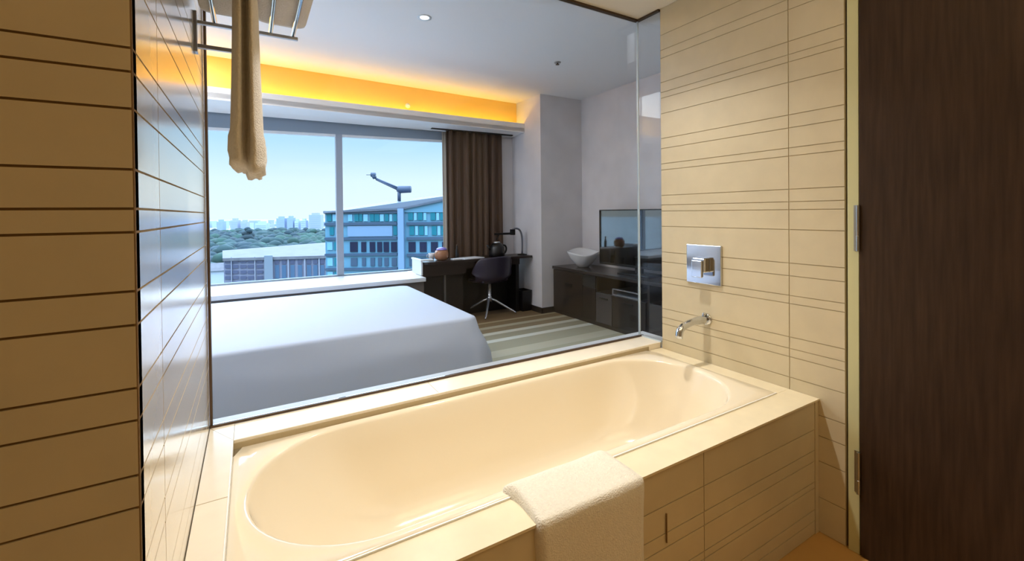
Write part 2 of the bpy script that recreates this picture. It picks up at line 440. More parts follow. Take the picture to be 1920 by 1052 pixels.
# ---- bathroom downlights above the tub
for i, (x, y) in enumerate(BATH_SPOTS):
    m = MB(); m.lathe([(.03, -.001), (.045, -.004), (.045, 0)], (0, 0, 0), STEEL, 24, cap0=False)
    t_ = thing('bathroom_downlight', ['recessed downlight above the left end of the bathtub', 'recessed downlight above the tap end of the bathtub'][i], 'downlight', (x, y, ZC), 0, 'downlights above the bathtub')
    m.obj('trim_ring', STEEL, t_)
    area('downlight_lamp', (x, y, ZC - .006), .07, 8.5, WARM, spread=math.radians(115))

# ---- the glass corner
mb = MB(); mb.box((XL + .01, YG - .005, .590), (XT - .004, YG + .005, ZC - .012), GLASS); struct(mb.obj('window_2'))
mb = MB(); mb.box((XT - .004, 1.718, .590), (XT + .006, YG + .003, ZC - .012), GLASS); struct(mb.obj('window_3'))
SIL = mat('clear_sealant', (200, 214, 222), .25)
mb = MB()
mb.box((XT - .010, YG - .008, .59), (XT - .003, YG + .004, ZC - .012), SIL)
mb.box((XL + .001, YG - .017, .585), (XT + .01, YG - .006, .593), DARKMETAL)
mb.box((XT - .006, 1.718, .585), (XT + .0, YG - .016, .593), SIL)
mb.box((XL + .001, YG - .010, ZC - .013), (XT - .002, YG + .01, ZC - .001), DARKMETAL)
mb.box((XT - .012, 1.717, ZC - .013), (XT + .006, YG + .01, ZC - .001), DARKMETAL)
mb.box((XL + .001, YG - .012, .585), (XL + .009, YG + .01, ZC - .013), DARKMETAL)
struct(mb.obj('trim_2'))
LEDW = mat('white_sill', (232, 236, 240), .35)
mb = MB()
mb.box((XL - .1, YG + .0055, .50), (XT + .08, YG + .055, .588), LEDW)
mb.box((XT + .0062, 1.717, .50), (XT + .08, YG + .0055, .588), LEDW)
struct(mb.obj('trim_3'))
mb = MB(); mb.box((-.98, YG + .0055, 0), (XT + .08, YG + .05, .50), WALLP)
mb.box((XT + .0062, 1.717, 0), (XT + .08, YG + .0055, .50), PLASTER)
struct(mb.obj('wall_below_glass'))
mb = MB()
mb.box((-2.6, YG + .0055, ZC), (XT + .09, YG + .09, 2.92), PLASTER)
mb.box((XT + .0065, -1.2, ZC + .051), (XT + .09, YG + .0055, 2.92), PLASTER)
mb.box((XL + .01, YG + .011, ZC - .014), (XT + .09, YG + .088, ZC), PLASTER)
mb.box((XT + .0065, 1.717, ZC - .014), (XT + .09, YG + .01, ZC), PLASTER)
struct(mb.obj('wall_header'))
mb = MB(); mb.box((-2.6, YG + .0, 0), (XL - .004, YG + .05, ZC), WALLP); struct(mb.obj('wall_bedroom_near'))

# ================================================================ THE BEDROOM
ZB, YW, XC, YC, XV = 2.885, 5.5, 3.28, 4.78, 3.97
CARPET = bpy.data.materials.new('striped_carpet'); CARPET.use_nodes = True
nt = CARPET.node_tree; b = nt.nodes['Principled BSDF']; b.inputs['Roughness'].default_value = .95
tcn = nt.nodes.new('ShaderNodeTexCoord'); sxyz = nt.nodes.new('ShaderNodeSeparateXYZ'); nt.links.new(tcn.outputs['Object'], sxyz.inputs[0])
mr = nt.nodes.new('ShaderNodeMapRange'); mr.inputs[1].default_value = 1.8; mr.inputs[2].default_value = 5.6
nt.links.new(sxyz.outputs['Y'], mr.inputs[0])
cr = nt.nodes.new('ShaderNodeValToRGB'); cr.color_ramp.interpolation = 'CONSTANT'
nt.links.new(mr.outputs[0], cr.inputs[0])
def ypos(y): return (y - 1.8) / 3.8
stripes = [(1.8, (168, 165, 140)), (3.55, (184, 182, 160)), (3.72, (160, 158, 136)), (3.98, (206, 208, 196)), (4.07, (150, 146, 124)), (4.22, (200, 200, 184)), (4.31, (132, 118, 92)), (4.46, (170, 164, 140)), (4.56, (124, 104, 72)), (4.70, (160, 148, 118)), (4.76, (116, 92, 60)), (5.1, (96, 76, 54))]
els = cr.color_ramp.elements
els[0].position = 0; els[0].color = lin(stripes[0][1]); els[1].position = ypos(stripes[1][0]); els[1].color = lin(stripes[1][1])
for y, c in stripes[2:]: els.new(ypos(y)).color = lin(c)
nz = nt.nodes.new('ShaderNodeTexNoise'); nz.inputs['Scale'].default_value = 250
bp = nt.nodes.new('ShaderNodeBump'); bp.inputs['Strength'].default_value = .4; nt.links.new(nz.outputs[0], bp.inputs['Height']); nt.links.new(bp.outputs[0], b.inputs['Normal'])
nt.links.new(cr.outputs[0], b.inputs['Base Color'])
mb = MB(); mb.box((-2.6, YG + .05, -.06), (XV + .1, 5.9, 0), CARPET); mb.box((XT + .08, -1.2, -.06), (XV + .1, YG + .05, 0), CARPET)
struct(mb.obj('floor_bedroom'))

# bedroom ceiling ends at the light cove, which runs slightly out of square with the window
cvx0, cvx1 = -2.6, XC
def yl(x, yr, yl_): return yr + (yl_ - yr) * (cvx1 - x) / (cvx1 + .33)      # yr at the column, yl_ at x=-.33
COVE_BACK = (5.38, 5.18); LIP = (5.17, 4.98)
mb = MB()
mb.prism([(-2.6, YG + .09), (XT + .09, YG + .09), (XT + .09, -1.2), (XV + .1, -1.2), (XV + .1, YC), (XC, YC), (XC, COVE_BACK[0]), (cvx0, yl(cvx0, *COVE_BACK))], ZB, ZB + .06, PLASTER)
struct(mb.obj('ceiling_bedroom'))
mb = MB()    # cove back wall (the fascia above the hidden strip), shelf and lip
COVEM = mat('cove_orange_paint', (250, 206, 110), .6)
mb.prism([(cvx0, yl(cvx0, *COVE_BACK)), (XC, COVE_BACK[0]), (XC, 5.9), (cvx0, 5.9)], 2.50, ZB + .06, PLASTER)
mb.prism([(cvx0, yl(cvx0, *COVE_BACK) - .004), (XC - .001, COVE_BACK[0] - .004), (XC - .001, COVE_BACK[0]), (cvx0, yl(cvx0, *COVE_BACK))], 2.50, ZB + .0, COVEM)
mb.prism([(cvx0, yl(cvx0, *LIP)), (XC - .001, LIP[0]), (XC - .001, 5.47), (cvx0, 5.47)], lambda i: (2.40, 2.455, 2.42, 2.38)[i], lambda i: (2.48, 2.50, 2.50, 2.48)[i], PLASTER)
mb.prism([(cvx0, yl(cvx0, *LIP)), (XC - .001, LIP[0]), (XC - .001, LIP[0] + .03), (cvx0, yl(cvx0, *LIP) + .03)], 2.44, lambda i: (2.525, 2.565, 2.565, 2.525)[i], PLASTER)
struct(mb.obj('trim_4'))
LED = mat('amber_led', (255, 190, 60), .5, emit=((255, 214, 92), 11.0))
mb = MB(); mb.prism([(cvx0, yl(cvx0, 5.27, 5.07)), (XC - .03, 5.27), (XC - .03, 5.30), (cvx0, yl(cvx0, 5.30, 5.10))], 2.502, 2.517, LED)
tag(mb.obj('cove_light_strip', LED), 'amber light strip glowing inside the ceiling cove above the window', 'light strip')

# window wall
WF = mat('grey_window_frame', (138, 154, 170), .5)
WALLG = WALLP
WX0, WX1, WZ0, WZ1 = -2.5, 3.0, .60, 2.33
mb = MB()
mb.box((-2.6, YW, 0), (XC, 5.9, WZ0 - .045), PLASTER); mb.box((-2.6, YW + .02, 2.40), (XC, 5.9, 2.50), PLASTER)
mb.box((WX1, YW, WZ0), (XC, 5.9, 2.40), WALLG); mb.box((-2.6, YW, WZ0), (WX0, 5.9, 2.40), WALLG)
struct(mb.obj('wall_window'))
def frame_window():
    m = MB()
    y0, y1 = YW + .0, YW + .07
    # head band drops a little towards the left, as the photo shows
    m.prism([(WX0, y0), (WX1, y0), (WX1, y1), (WX0, y1)], lambda i: (2.20, 2.325, 2.325, 2.20)[i], lambda i: 2.41, WF)
    m.prism([(WX0, y0 + .01), (WX1, y0 + .01), (WX1, y1), (WX0, y1)], lambda i: (2.17, 2.295, 2.295, 2.17)[i], lambda i: (2.20, 2.325, 2.325, 2.20)[i], LEDW)
    m.box((WX0, y0 + .01, WZ0), (WX1, y1, WZ0 + .018), WF)
    return m
wn = struct(frame_window().obj('window_1'))
for x in (-1.35, .895, 3.0 - .05):
    m = MB(); m.box((x - .036 + .01, YW + .002, WZ0 + .018), (x + .046, YW + .075, 2.32), mat('mullion_grey', (150, 160, 176), .4)); m.obj('mullion', None, wn)
m = MB(); m.box((WX0, YW + .035, WZ0 + .018), (WX1, YW + .041, 2.32), WGLASS); m.obj('window_pane', WGLASS, wn)
# window ledge
mb = MB(); mb.box((-2.5, 4.83, WZ0 - .045), (1.712, YW + .01, WZ0), LEDW, .003)
struct(mb.obj('trim_5'))
mb = MB(); mb.box((-2.5, 4.87, 0), (1.70, YW, WZ0 - .045), mat('taupe_panel', (120, 112, 106), .6)); struct(mb.obj('wall_under_window'))

# side wall / column and TV wall
mb = MB()
mb.box((XC, YC, 0), (XV + .1, 5.9, ZB + .06), WALLG)
struct(mb.obj('wall_column'))
mb = MB(); mb.box((XV, -1.2, 0), (XV + .1, YC, ZB + .0), WALLG); struct(mb.obj('wall_television'))
mb = MB(); mb.box((XT + .09, -1.28, 0), (XV + .1, -1.2, ZB), WALLG); struct(mb.obj('wall_corridor_end'))
mb = MB(); mb.box((-2.68, YG, 0), (-2.6, 5.9, ZB), WALLG); struct(mb.obj('wall_headboard'))
BASEB = mat('dark_baseboard', (40, 32, 28), .4)
mb = MB(); mb.box((XC - .012, YC - .012, 0), (XC, YW, .075), BASEB); mb.box((XC - .012, YC - .012, 0), (XV, YC, .075), BASEB); mb.box((XV - .012, -1.2, 0), (XV, YC - .012, .075), BASEB)
struct(mb.obj('baseboard_right'))

# ceiling fittings
t_ = thing('ceiling_downlight', 'small lit white downlight in the bedroom ceiling', 'downlight', (1.205, 3.36, ZB))
mb = MB(); mb.lathe([(.035, -.002), (.055, -.006), (.055, 0)], m=LEDW, n=24, cap0=False, cap1=False); mb.obj('trim_ring', LEDW, t_)
mb = MB(); mb.lathe([(.034, -.003), (.034, -.001)], m=mat('lit_lamp', (255, 250, 240), .5, emit=((255, 250, 240), 6)), n=24); mb.obj('lamp_lens', None, t_)
area('bedroom_downlight_lamp', (1.205, 3.36, ZB - .02), .06, 10, (1, .95, .88))
t_ = thing('ceiling_sprinkler', 'small dark sprinkler in the bedroom ceiling right of the downlight', 'sprinkler', (2.755, 3.69, ZB))
mb = MB(); mb.lathe([(.036, 0), (.036, -.006), (.02, -.01), (0, -.01)], m=STEEL, n=20, cap1=False); mb.obj('cover_ring', STEEL, t_)
mb = MB(); mb.lathe([(.008, -.01), (.008, -.022), (.02, -.024), (.02, -.027), (0, -.027)], m=DARKMETAL, n=16, cap1=False); mb.obj('nozzle', DARKMETAL, t_)
t_ = thing('cove_sprinkler', 'tiny white sprinkler on the amber cove above the window', 'sprinkler', (1.66, 5.26, 2.645))
R90 = Matrix.Rotation(PI / 2, 4, 'X')
mb = MB(); mb.lathe([(.03, 0), (.03, .008), (.012, .012), (.012, .045), (0, .045)], m=LEDW, n=18, cap1=False, mtx=R90); mb.obj('nozzle', LEDW, t_)
t_ = thing('wall_sensor', 'small grey sensor plate high on the television wall', 'sensor', (XV, 3.18, 2.62))
mb = MB(); mb.box((-.012, -.06, -.025), (-.0005, .06, .025), mat('sensor_grey', (150, 148, 150), .5), .003); mb.obj('cover_plate', None, t_)
mb = MB(); mb.box((-.016, -.02, -.012), (-.0125, .02, .012), BLACK); mb.obj('sensor_window', None, t_)

# ---- bed
def bed_mesh():
    x0, x1, y0, y1, zt = -1.15, 1.455, 2.93, 4.70, .56
    def rr(off, z, fold=0, n=14, ns=40):
        r = .10 + off; p = []
        cs = [(x1 - .10, y0 + .10, -PI / 2), (x1 - .10, y1 - .10, 0), (x0 + .10, y1 - .10, PI / 2), (x0 + .10, y0 + .10, PI)]
        for i, (a, b_, st) in enumerate(cs):
            for k in range(n):
                t = st + PI / 2 * k / n; p.append(Vector((a + r * math.cos(t), b_ + r * math.sin(t), z)))
            na, nb, _ = cs[(i + 1) % 4]
            e0 = Vector((a + r * math.cos(st + PI / 2), b_ + r * math.sin(st + PI / 2), z)); e1 = Vector((na + r * math.cos(st + PI / 2), nb + r * math.sin(st + PI / 2), z))
            for k in range(ns): p.append(e0.lerp(e1, k / ns))
        if fold:
            c = Vector(((x0 + x1) / 2, (y0 + y1) / 2, z))
            for i, q in enumerate(p):
                if q.y > 4.5: continue
                d = (q - c).normalized(); near = math.exp(-((q.x - x1) ** 2 + (q.y - y0) ** 2) / .12)
                a = fold * (.25 * math.sin(q.x * 7 + q.y * 5) + near * math.sin((q.x - q.y) * 34) + .15 * math.sin(q.x * 19))
                q.x += d.x * a; q.y += d.y * a
        return p
    rings = []
    for k in (.0, .3, .6, .85, .96):
        ring = rr(-.045, zt + .006 * (1 - k))
        c = Vector(((x0 + x1) / 2, (y0 + y1) / 2, zt))
        rings.append([c.lerp(q, max(k, .02)) if k < 1 else q for q in ring])
    for off, z, f in ((-.045, zt, 0), (-.022, zt - .002, 0), (-.008, zt - .009, 0), (-.001, zt - .02, 0), (.009, zt - .05, 0), (.028, zt - .10, .006), (.062, zt - .18, .013), (.098, zt - .28, .016), (.115, zt - .38, .02), (.128, .10, .024), (.136, .012, .026)):
        rings.append(rr(off, z, f))
    m = MB(); m.rings(rings, LINEN, cap0=True); return m
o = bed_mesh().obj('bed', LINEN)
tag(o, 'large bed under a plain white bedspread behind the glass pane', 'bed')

# ---- curtain
CURT = mat('brown_curtain', (88, 68, 54), .85, noise=(3, .12), stretch=(8, 8, .3))
SHEER = mat('pale_lining', (190, 182, 172), .8)
def curtain(x0, x1, yb, z0, z1, folds, amp, m, name, flare=0):
    mbb = MB(); n = folds * 14; cols = []
    for i in range(n + 1):
        u = i / n; ph = u * folds * 2 * PI + .9 * math.sin(u * 11); a = amp * (.8 + .4 * math.sin(u * 17 + 1))
        col = []
        for j in range(9):
            v = j / 8; x = x0 + (x1 - x0) * u + flare * (1 - v) * (.5 - u) * 2 * -1
            col.append(Vector((x + .012 * math.cos(ph) * v, yb + a * math.sin(ph) * (.75 + .25 * v) + .004 * math.sin(3 * ph), z1 + (z0 - z1) * v)))
        cols.append(col)
    mbb.rings(cols, m, close=False); o = mbb.obj(name, m)
    so = o.modifiers.new('th', 'SOLIDIFY'); so.thickness = .004; return o
ct = thing('curtain', 'gathered brown curtain hanging at the right end of the window', 'curtain', (0, 0, 0))
c1 = curtain(2.205, 3.03, 5.385, .012, 2.415, 8, .038, CURT, 'drape'); c1.parent = ct
c2 = curtain(2.165, 2.22, 5.43, .012, 2.40, 1, .012, SHEER, 'lining'); c2.parent = ct
mb = MB(); mb.box((2.0, 5.35, 2.416), (3.2, 5.40, 2.432), BLACK); mb.obj('curtain_track', BLACK, ct)

# ---- desk
DW = mat('dark_desk_wood', (46, 36, 34), .3, noise=(4, .2), stretch=(1, 8, 8))
DK = thing('writing_desk', 'dark wooden writing desk under the curtain beside the column', 'desk', (0, 0, 0))
mb = MB(); mb.prism([(1.74, 5.335), (1.74, 5.04), (1.80, 5.0), (2.3, 4.99), (2.75, 4.985), (3.265, 4.98), (3.265, 5.335)], .722, .752, DW); mb.obj('desk_top', DW, DK)
mb = MB(); mb.box((1.74, 5.02, .58), (2.30, 5.06, .7215), DW); mb.box((2.30, 5.04, .64), (3.1, 5.055, .7215), DW); mb.obj('apron', DW, DK)
mb = MB(); mb.box((1.76, 5.07, .01), (2.28, 5.325, .7215), WENGE2); mb.obj('pedestal', WENGE2, DK)
mb = MB(); mb.box((2.02, 5.052, .015), (2.045, 5.07, .575), mat('grey_trim', (96, 92, 90), .4)); mb.obj('pedestal_trim', None, DK)
mb = MB(); mb.box((2.28, 5.30, .0), (3.08, 5.33, .7215), BLACK); mb.obj('back_panel', BLACK, DK)
mb = MB(); mb.box((3.05, 5.06, .0), (3.10, 5.30, .7215), BLACK); mb.obj('side_panel', BLACK, DK)
UPS = LEDW
mb = MB(); mb.box((1.7145, 5.0, WZ0 + .0005), (1.735, 5.34, .77), UPS, .003)
mb.box((1.705, 4.985, .7705), (1.86, 5.03, .79), UPS, .003); mb.box((1.705, 5.03, .7705), (1.735, 5.34, .79), UPS, .003)
tag(mb.obj('white_upstand', UPS), 'white upstand panel between the window ledge and the desk', 'panel')

# things on the desk
t_ = thing('round_jar', 'round amber jar with a blue lid at the left end of the desk', 'jar', (2.035, 5.16, .7525))
AMB = mat('amber_ceramic', (168, 118, 88), .25, noise=(12, .15))
mb = MB(); mb.lathe([(.05, 0), (.075, .01), (.088, .05), (.088, .085), (.078, .115), (.06, .125)], m=AMB, n=32); mb.obj('jar_body', AMB, t_)
mb = MB(); mb.lathe([(.066, .126), (.066, .135), (.05, .15), (.02, .158), (0, .159)], m=mat('violet_lid', (150, 140, 225), .3), n=32, cap1=False); mb.obj('lid', None, t_)
t_ = thing('white_cup', 'small white cup left of the round jar on the desk', 'cup', (1.93, 5.235, .7525))
CUPM = mat('white_porcelain', (225, 225, 228), .2)
mb = MB(); mb.lathe([(.02, 0), (.028, .004), (.036, .05), (.038, .085), (.035, .085), (.032, .05), (.02, .01)], m=CUPM, n=24, cap1=True); mb.obj('cup_body', CUPM, t_)
mb = MB(); mb.tube([(-.036, 0, .07), (-.058, 0, .065), (-.06, 0, .04), (-.034, 0, .025)], .005, CUPM); mb.obj('cup_handle', CUPM, t_)
PAPER = mat('white_paper', (238, 240, 244), .6)
mb = MB(); mb.box((-.15, -.10, 0), (.15, .10, .008), PAPER); tag(mb.obj('open_folder', PAPER, loc=(2.42, 5.14, .7525)), 'open white folder on the desk left of the chair', 'folder').rotation_euler = (0, 0, .15)
mb = MB(); mb.box((-.05, -.05, 0), (.05, .05, .012), PAPER, .002); tag(mb.obj('note_pad', PAPER, loc=(2.20, 5.10, .7525)), 'small white note pad between the jar and the folder', 'note pad')
# bottle: dark slim bottle standing at the folder
t_ = thing('slim_bottle', 'slim dark bottle standing between the note pad and the folder', 'bottle', (2.28, 5.24, .7525))
mb = MB(); mb.lathe([(.018, 0), (.02, .01), (.02, .1), (.009, .13), (.009, .16), (0, .16)], m=BLACK, n=20, cap1=False); mb.obj('bottle_body', BLACK, t_)
mb = MB(); mb.lathe([(.011, .161), (.011, .178), (0, .178)], m=DARKMETAL, n=16, cap1=False); mb.obj('cap', DARKMETAL, t_)
# telephone / kettle
t_ = thing('kettle', 'black domed kettle with a silver top on the desk behind the chair', 'kettle', (2.80, 5.13, .7525))
mb = MB(); mb.lathe([(.09, 0), (.105, .01), (.105, .06), (.10, .12), (.075, .165), (.05, .18)], m=BLACK, n=32); mb.obj('kettle_body', BLACK, t_)
mb = MB(); mb.lathe([(.045, .1805), (.045, .192), (.03, .20), (0, .20)], m=mat('silver_cap', (220, 220, 220), .25, .7), n=24, cap1=False); mb.obj('lid', None, t_)
mb = MB(); mb.tube(bezier((.085, 0, .14), (.16, 0, .17), (.17, 0, .05), (.10, 0, .03), 10), .012, BLACK); mb.obj('kettle_handle', BLACK, t_)
mb = MB(); mb.tube([(-.09, 0, .10), (-.12, 0, .13), (-.145, 0, .16)], [.02, .014, .011], BLACK); mb.obj('kettle_spout', BLACK, t_)
# desk lamp with a chrome arch
t_ = thing('desk_lamp', 'arched grey desk lamp with a black head standing next to the wall', 'desk lamp', (3.19, 5.12, .7525))
GREYT = mat('grey_lamp_tube', (120, 122, 132), .3, .5)
mb = MB(); mb.lathe([(.065, 0), (.065, .012), (.02, .02), (0, .02)], m=BLACK, n=28, cap1=False); mb.obj('lamp_base', BLACK, t_)
mb = MB(); mb.tube(bezier((0, 0, .018), (.01, 0, .24), (.01, 0, .37), (-.11, 0, .365), 18) + [Vector((-.15, 0, .35))], .013, GREYT); mb.obj('lamp_arch', GREYT, t_)
mb = MB(); mb.box((-.42, -.022, .285), (-.13, .022, .312), BLACK, .004); mb.box((-.175, -.028, .278), (-.12, .028, .355), BLACK, .005); mb.obj('lamp_head', BLACK, t_)
mb = MB(); mb.tube([(-.36, 0, .29), (-.40, 0, .22)], .008, BLACK); mb.obj('lamp_switch', BLACK, t_)
# bin under the desk
t_ = thing('waste_bin', 'black waste bin on the carpet under the right end of the desk', 'waste bin', (3.187, 5.1, 0))
mb = MB()
mb.rings([[Vector((sx_ * w_, sy_ * d_, z_)) for sx_, sy_ in ((-1, -1), (1, -1), (1, 1), (-1, 1))] for w_, d_, z_ in ((.064, .085, 0.002), (.074, .10, .27), (.07, .095, .27), (.06, .08, .012))], BLACK, cap0=True, cap1=True, smooth=False); mb.obj('bin_body', BLACK, t_)
mb = MB(); mb.rings([[Vector((sx_ * w_, sy_ * d_, z_)) for sx_, sy_ in ((-1, -1), (1, -1), (1, 1), (-1, 1))] for w_, d_, z_ in ((.077, .104, .2705), (.077, .104, .28), (.068, .093, .28), (.068, .093, .2705))], BLACK, smooth=False); mb.obj('rim', BLACK, t_)

# ---- swivel chair
LEATH = mat('aubergine_leather', (52, 46, 62), .32, noise=(5, .1))
t_ = thing('swivel_chair', 'dark leather shell chair on a silver star base pushed to the desk', 'chair', (2.70, 5.16, 0), .12)
def shell():
    prof = [(.20, .455, .20), (.15, .435, .235), (.05, .425, .25), (-.08, .425, .262), (-.16, .44, .27), (-.215, .485, .282), (-.235, .55, .285), (-.245, .62, .275), (-.252, .69, .262), (-.258, .745, .24), (-.262, .775, .20)]
    rr = []
    for i, (y, z, hw) in enumerate(prof):
        row = []
        for k in range(21):
            u = -1 + 2 * k / 20
            bend = abs(u) ** 2.4
            if i < 4: row.append(Vector((u * hw, y, z + .06 * bend * (i / 4))))
            elif i == 4 or i == 5: row.append(Vector((u * hw, y + .10 * bend, z + .05 * bend)))
            else: row.append(Vector((u * hw * 1.1, y + (.20 - .012 * (i - 6) * 2) * bend, z - .02 * bend * (i - 6) / 4)))
        rr.append(row)
    return rr
mb = MB(); mb.rings(shell(), LEATH, close=False); o = mb.obj('seat_shell', LEATH, t_)
q = o.modifiers.new('th', 'SOLIDIFY'); q.thickness = .035; q.offset = 0; q = o.modifiers.new('s', 'SUBSURF'); q.levels = q.render_levels = 2
mb = MB(); mb.box((-.20, -.15, .432), (.20, .19, .475), LEATH, .018); mb.obj('seat_cushion', LEATH, t_)
SILV = mat('satin_silver', (205, 208, 216), .25, .8)
mb = MB(); mb.lathe([(.045, .405), (.026, .40), (.026, .23), (.034, .225), (.034, .165), (0, .165)], m=SILV, n=20, cap1=False); mb.obj('column', SILV, t_)
for k, a in enumerate((-43, 47, 137, 227)):
    ar = math.radians(a); d = Vector((math.cos(ar), math.sin(ar), 0))
    mb = MB(); mb.tube([d * .02 + Vector((0, 0, .20)), d * .08 + Vector((0, 0, .175)), d * .34 + Vector((0, 0, .022)), d * .355 + Vector((0, 0, .0125))], [.016, .016, .012, .010], SILV, 12); mb.obj('leg', SILV, t_)

# ---- TV console
CT = thing('tv_console', 'long dark wooden console with drawers along the television wall', 'console', (0, 0, 0))
cxf, cxb, cy0, cy1, cz = 3.45, XV - .014, 1.95, 4.765, .62
mb = MB(); mb.box((cxf - .012, cy0, cz - .035), (cxb, cy1, cz), mat('console_top', (50, 45, 46), .22, noise=(6, .1), stretch=(8, .8, 8)), .002); mb.obj('console_top', None, CT)
mb = MB()
mb.box((cxf + .02, 3.92, .0), (cxb, cy1, cz - .036), WENGE2)
mb.box((cxf + .02, cy0, .0), (cxb, 3.92, .40), WENGE2); mb.box((cxb - .03, cy0, .40), (cxb, 3.92, cz - .036), BLACKGAP)
mb.box((cxf + .02, 3.13, .40), (cxb, 3.16, cz - .036), WENGE2); mb.box((cxf + .02, cy0, .40), (cxb, cy0 + .03, cz - .036), WENGE2)
mb.obj('carcass', WENGE2, CT)
mb = MB(); mb.box((cxf, 4.16, .05), (cxf + .019, 4.755, .575), WENGE2, .002); d1 = mb.obj('cabinet_door', WENGE2, CT)
mb = MB(); mb.box((cxf - .006, 4.36, .385), (cxf - .0005, 4.50, .43), BLACK); mb.obj('door_pull', BLACK, d1)
mb = MB(); mb.box((cxf, 3.93, .05), (cxf + .019, 4.155, .43), WENGE2, .002); mb.obj('cabinet_door', WENGE2, CT)
mb = MB(); mb.box((cxf, 3.93, .44), (cxf + .012, 4.155, .575), BLACKGAP); mb.obj('recess_panel', None, CT)
GD = mat('grey_drawer', (66, 62, 62), .25)
for y0_, y1_, m_ in ((3.66, 3.92, GD), (3.17, 3.65, WENGE2), (2.60, 3.12, GD), (2.0, 2.59, GD)):
    mb = MB(); mb.box((cxf, y0_, .05), (cxf + .019, y1_, .395), m_, .002); dd = mb.obj('drawer', m_, CT)
    mb = MB(); mb.box((cxf - .008, (y0_ + y1_) / 2 - .07, .33), (cxf - .0005, (y0_ + y1_) / 2 + .07, .345), BLACK); mb.obj('drawer_pull', BLACK, dd)
t_ = thing('media_player', 'black media player with a silver front rim in the console niche', 'media player', (3.47, 3.46, .4005))
mb = MB(); mb.box((.02, -.19, 0), (.34, .19, .065), BLACK, .003); mb.obj('player_case', BLACK, t_)
mb = MB()
for a, b_ in (((-.01, -.2, .062), (.019, .2, .074)), ((-.01, -.2, 0), (.019, .2, .012)), ((-.01, -.2, .0125), (.019, -.186, .0615)), ((-.01, .186, .0125), (.019, .2, .0615))): mb.box(a, b_, SILV)
mb.obj('front_rim', SILV, t_)

# television
t_ = thing('television', 'large flat black television on the console reflecting the window', 'television', (3.72, 3.52, cz + .0005), .055)
SCR = mat('tv_screen', (10, 12, 14), .04, spec=1.0, coat=1.0)
SCR.node_tree.nodes['Principled BSDF'].inputs['Coat IOR'].default_value = 1.65
mb = MB(); mb.box((0, -.6, .07), (.05, .6, .735), BLACK, .006); mb.obj('tv_housing', BLACK, t_)
mb = MB(); mb.box((-.003, -.585, .10), (-.0005, .585, .722), SCR); mb.obj('screen', SCR, t_)
mb = MB(); mb.box((-.10, -.22, 0), (.14, .22, .014), BLACK, .004); mb.box((.01, -.05, .0145), (.04, .05, .10), BLACK); mb.obj('tv_stand', BLACK, t_)
# bowl
t_ = thing('white_bowl', 'wide white bowl with a wavy rim on the console left of the television', 'bowl', (3.70, 4.44, cz + .0005))
BOWLM = mat('glazed_white', (226, 226, 228), .25)
def bowl():
    n = 48; rr = []
    prof_o = [(.05, 0), (.07, .002), (.12, .05), (.165, .11), (.195, .17), (.205, .2)]
    prof_i = [(.198, .198), (.185, .168), (.155, .112), (.11, .055), (.05, .012)]
    for r, z in prof_o + prof_i:
        ring = []
        for k in range(n):
            a = 2 * PI * k / n; f = (z / .2) ** 2
            ring.append(Vector((r * (1 + .05 * f * math.cos(2 * a)) * math.cos(a), r * math.sin(a), z + f * .022 * math.sin(a + .5) - f * .01 * math.cos(3 * a))))
        rr.append(ring)
    return rr
mb = MB(); mb.rings(bowl(), BOWLM, cap0=True, cap1=True); mb.obj('bowl_body', BOWLM, t_)

# ================================================================ OUTSIDE THE WINDOW
def P(px, depth, ypx=None, hor=403.0):
    """point seen at column px at the given distance along the view axis; returns x, y (and z)"""
    x = (px - 960) / F_PX * depth
    v = r0 * x + Vector((fw.x, fw.y, 0)).normalized() * depth
    return (v.x, v.y) if ypx is None else (v.x, v.y, 1.33 - (ypx - (406.5 - (px - 250) * .0105)) / F_PX * depth)
GZ = -45
mb = MB(); mb.box((-3000, 30, GZ - 2), (5000, 6000, GZ), mat('city_ground', (120, 128, 128), .9, noise=(.01, .2)))
struct(mb.obj('ground', None))

# teal office building, drawn in the plane facing the hotel
TB = thing('office_building', 'teal and grey glass office block with a slanted roof and a crane on it', 'building', (0, 0, 0))
D = 72.0
Mloc = Matrix((( r0.x, fw.x, 0, 0), (r0.y, fw.y, 0, 0), (0, 0, 1, 0), (0, 0, 0, 1)))
def L(px, y, d=D):        # local x along the facade, z
    return (px - 960) / F_PX * d, 1.33 - (y - (406.5 - (px - 250) * .0105)) / F_PX * d
TEALW = mat('teal_cladding', (70, 116, 138), .5); TEALD = mat('teal_dark_band', (34, 58, 80), .5); ROOFM = mat('pale_metal_roof', (88, 98, 112), .5)
BLUEG = mat('bluegrey_panel', (92, 118, 144), .5)
def lbox(mb, px0, px1, ya, yb, d0, d1, m):
    x0, z1 = L(px0, ya); x1, z0 = L(px1, yb)
    mb.box((x0, d0, z0), (x1, d1, z1), m, mtx=Mloc)
mb = MB()
xa, za = L(608, 395); xb, zb = L(752, 390); xc, zc = L(960, 352)
mb.box((xa, D + .3, GZ), (xc, D + 14, L(752, 397)[1]), TEALW, mtx=Mloc)
mb.obj('main_walls', None, TB)
mb = MB()   # sloping top right wing wall under the roof
v = [Mloc @ Vector(p) for p in ((xb, D, L(752, 398)[1]), (xc, D, L(960, 398)[1]), (xc, D, L(960, 350)[1]), (L(835, 0)[0], D, L(835, 372)[1]), (xb, D, L(752, 389.5)[1]))]
v2 = [q + Mloc @ Vector((0, 3, 0)) for q in v]
A = [mb.bm.verts.new(q) for q in v]; B_ = [mb.bm.verts.new(q) for q in v2]
mb.face(A, TEALW); mb.face(B_[::-1], TEALW)
for i in range(5): mb.face([A[i], B_[i], B_[(i + 1) % 5], A[(i + 1) % 5]], TEALW)
mb.obj('upper_wing', None, TB)
mb = MB()   # pale roof surface rising to the back right
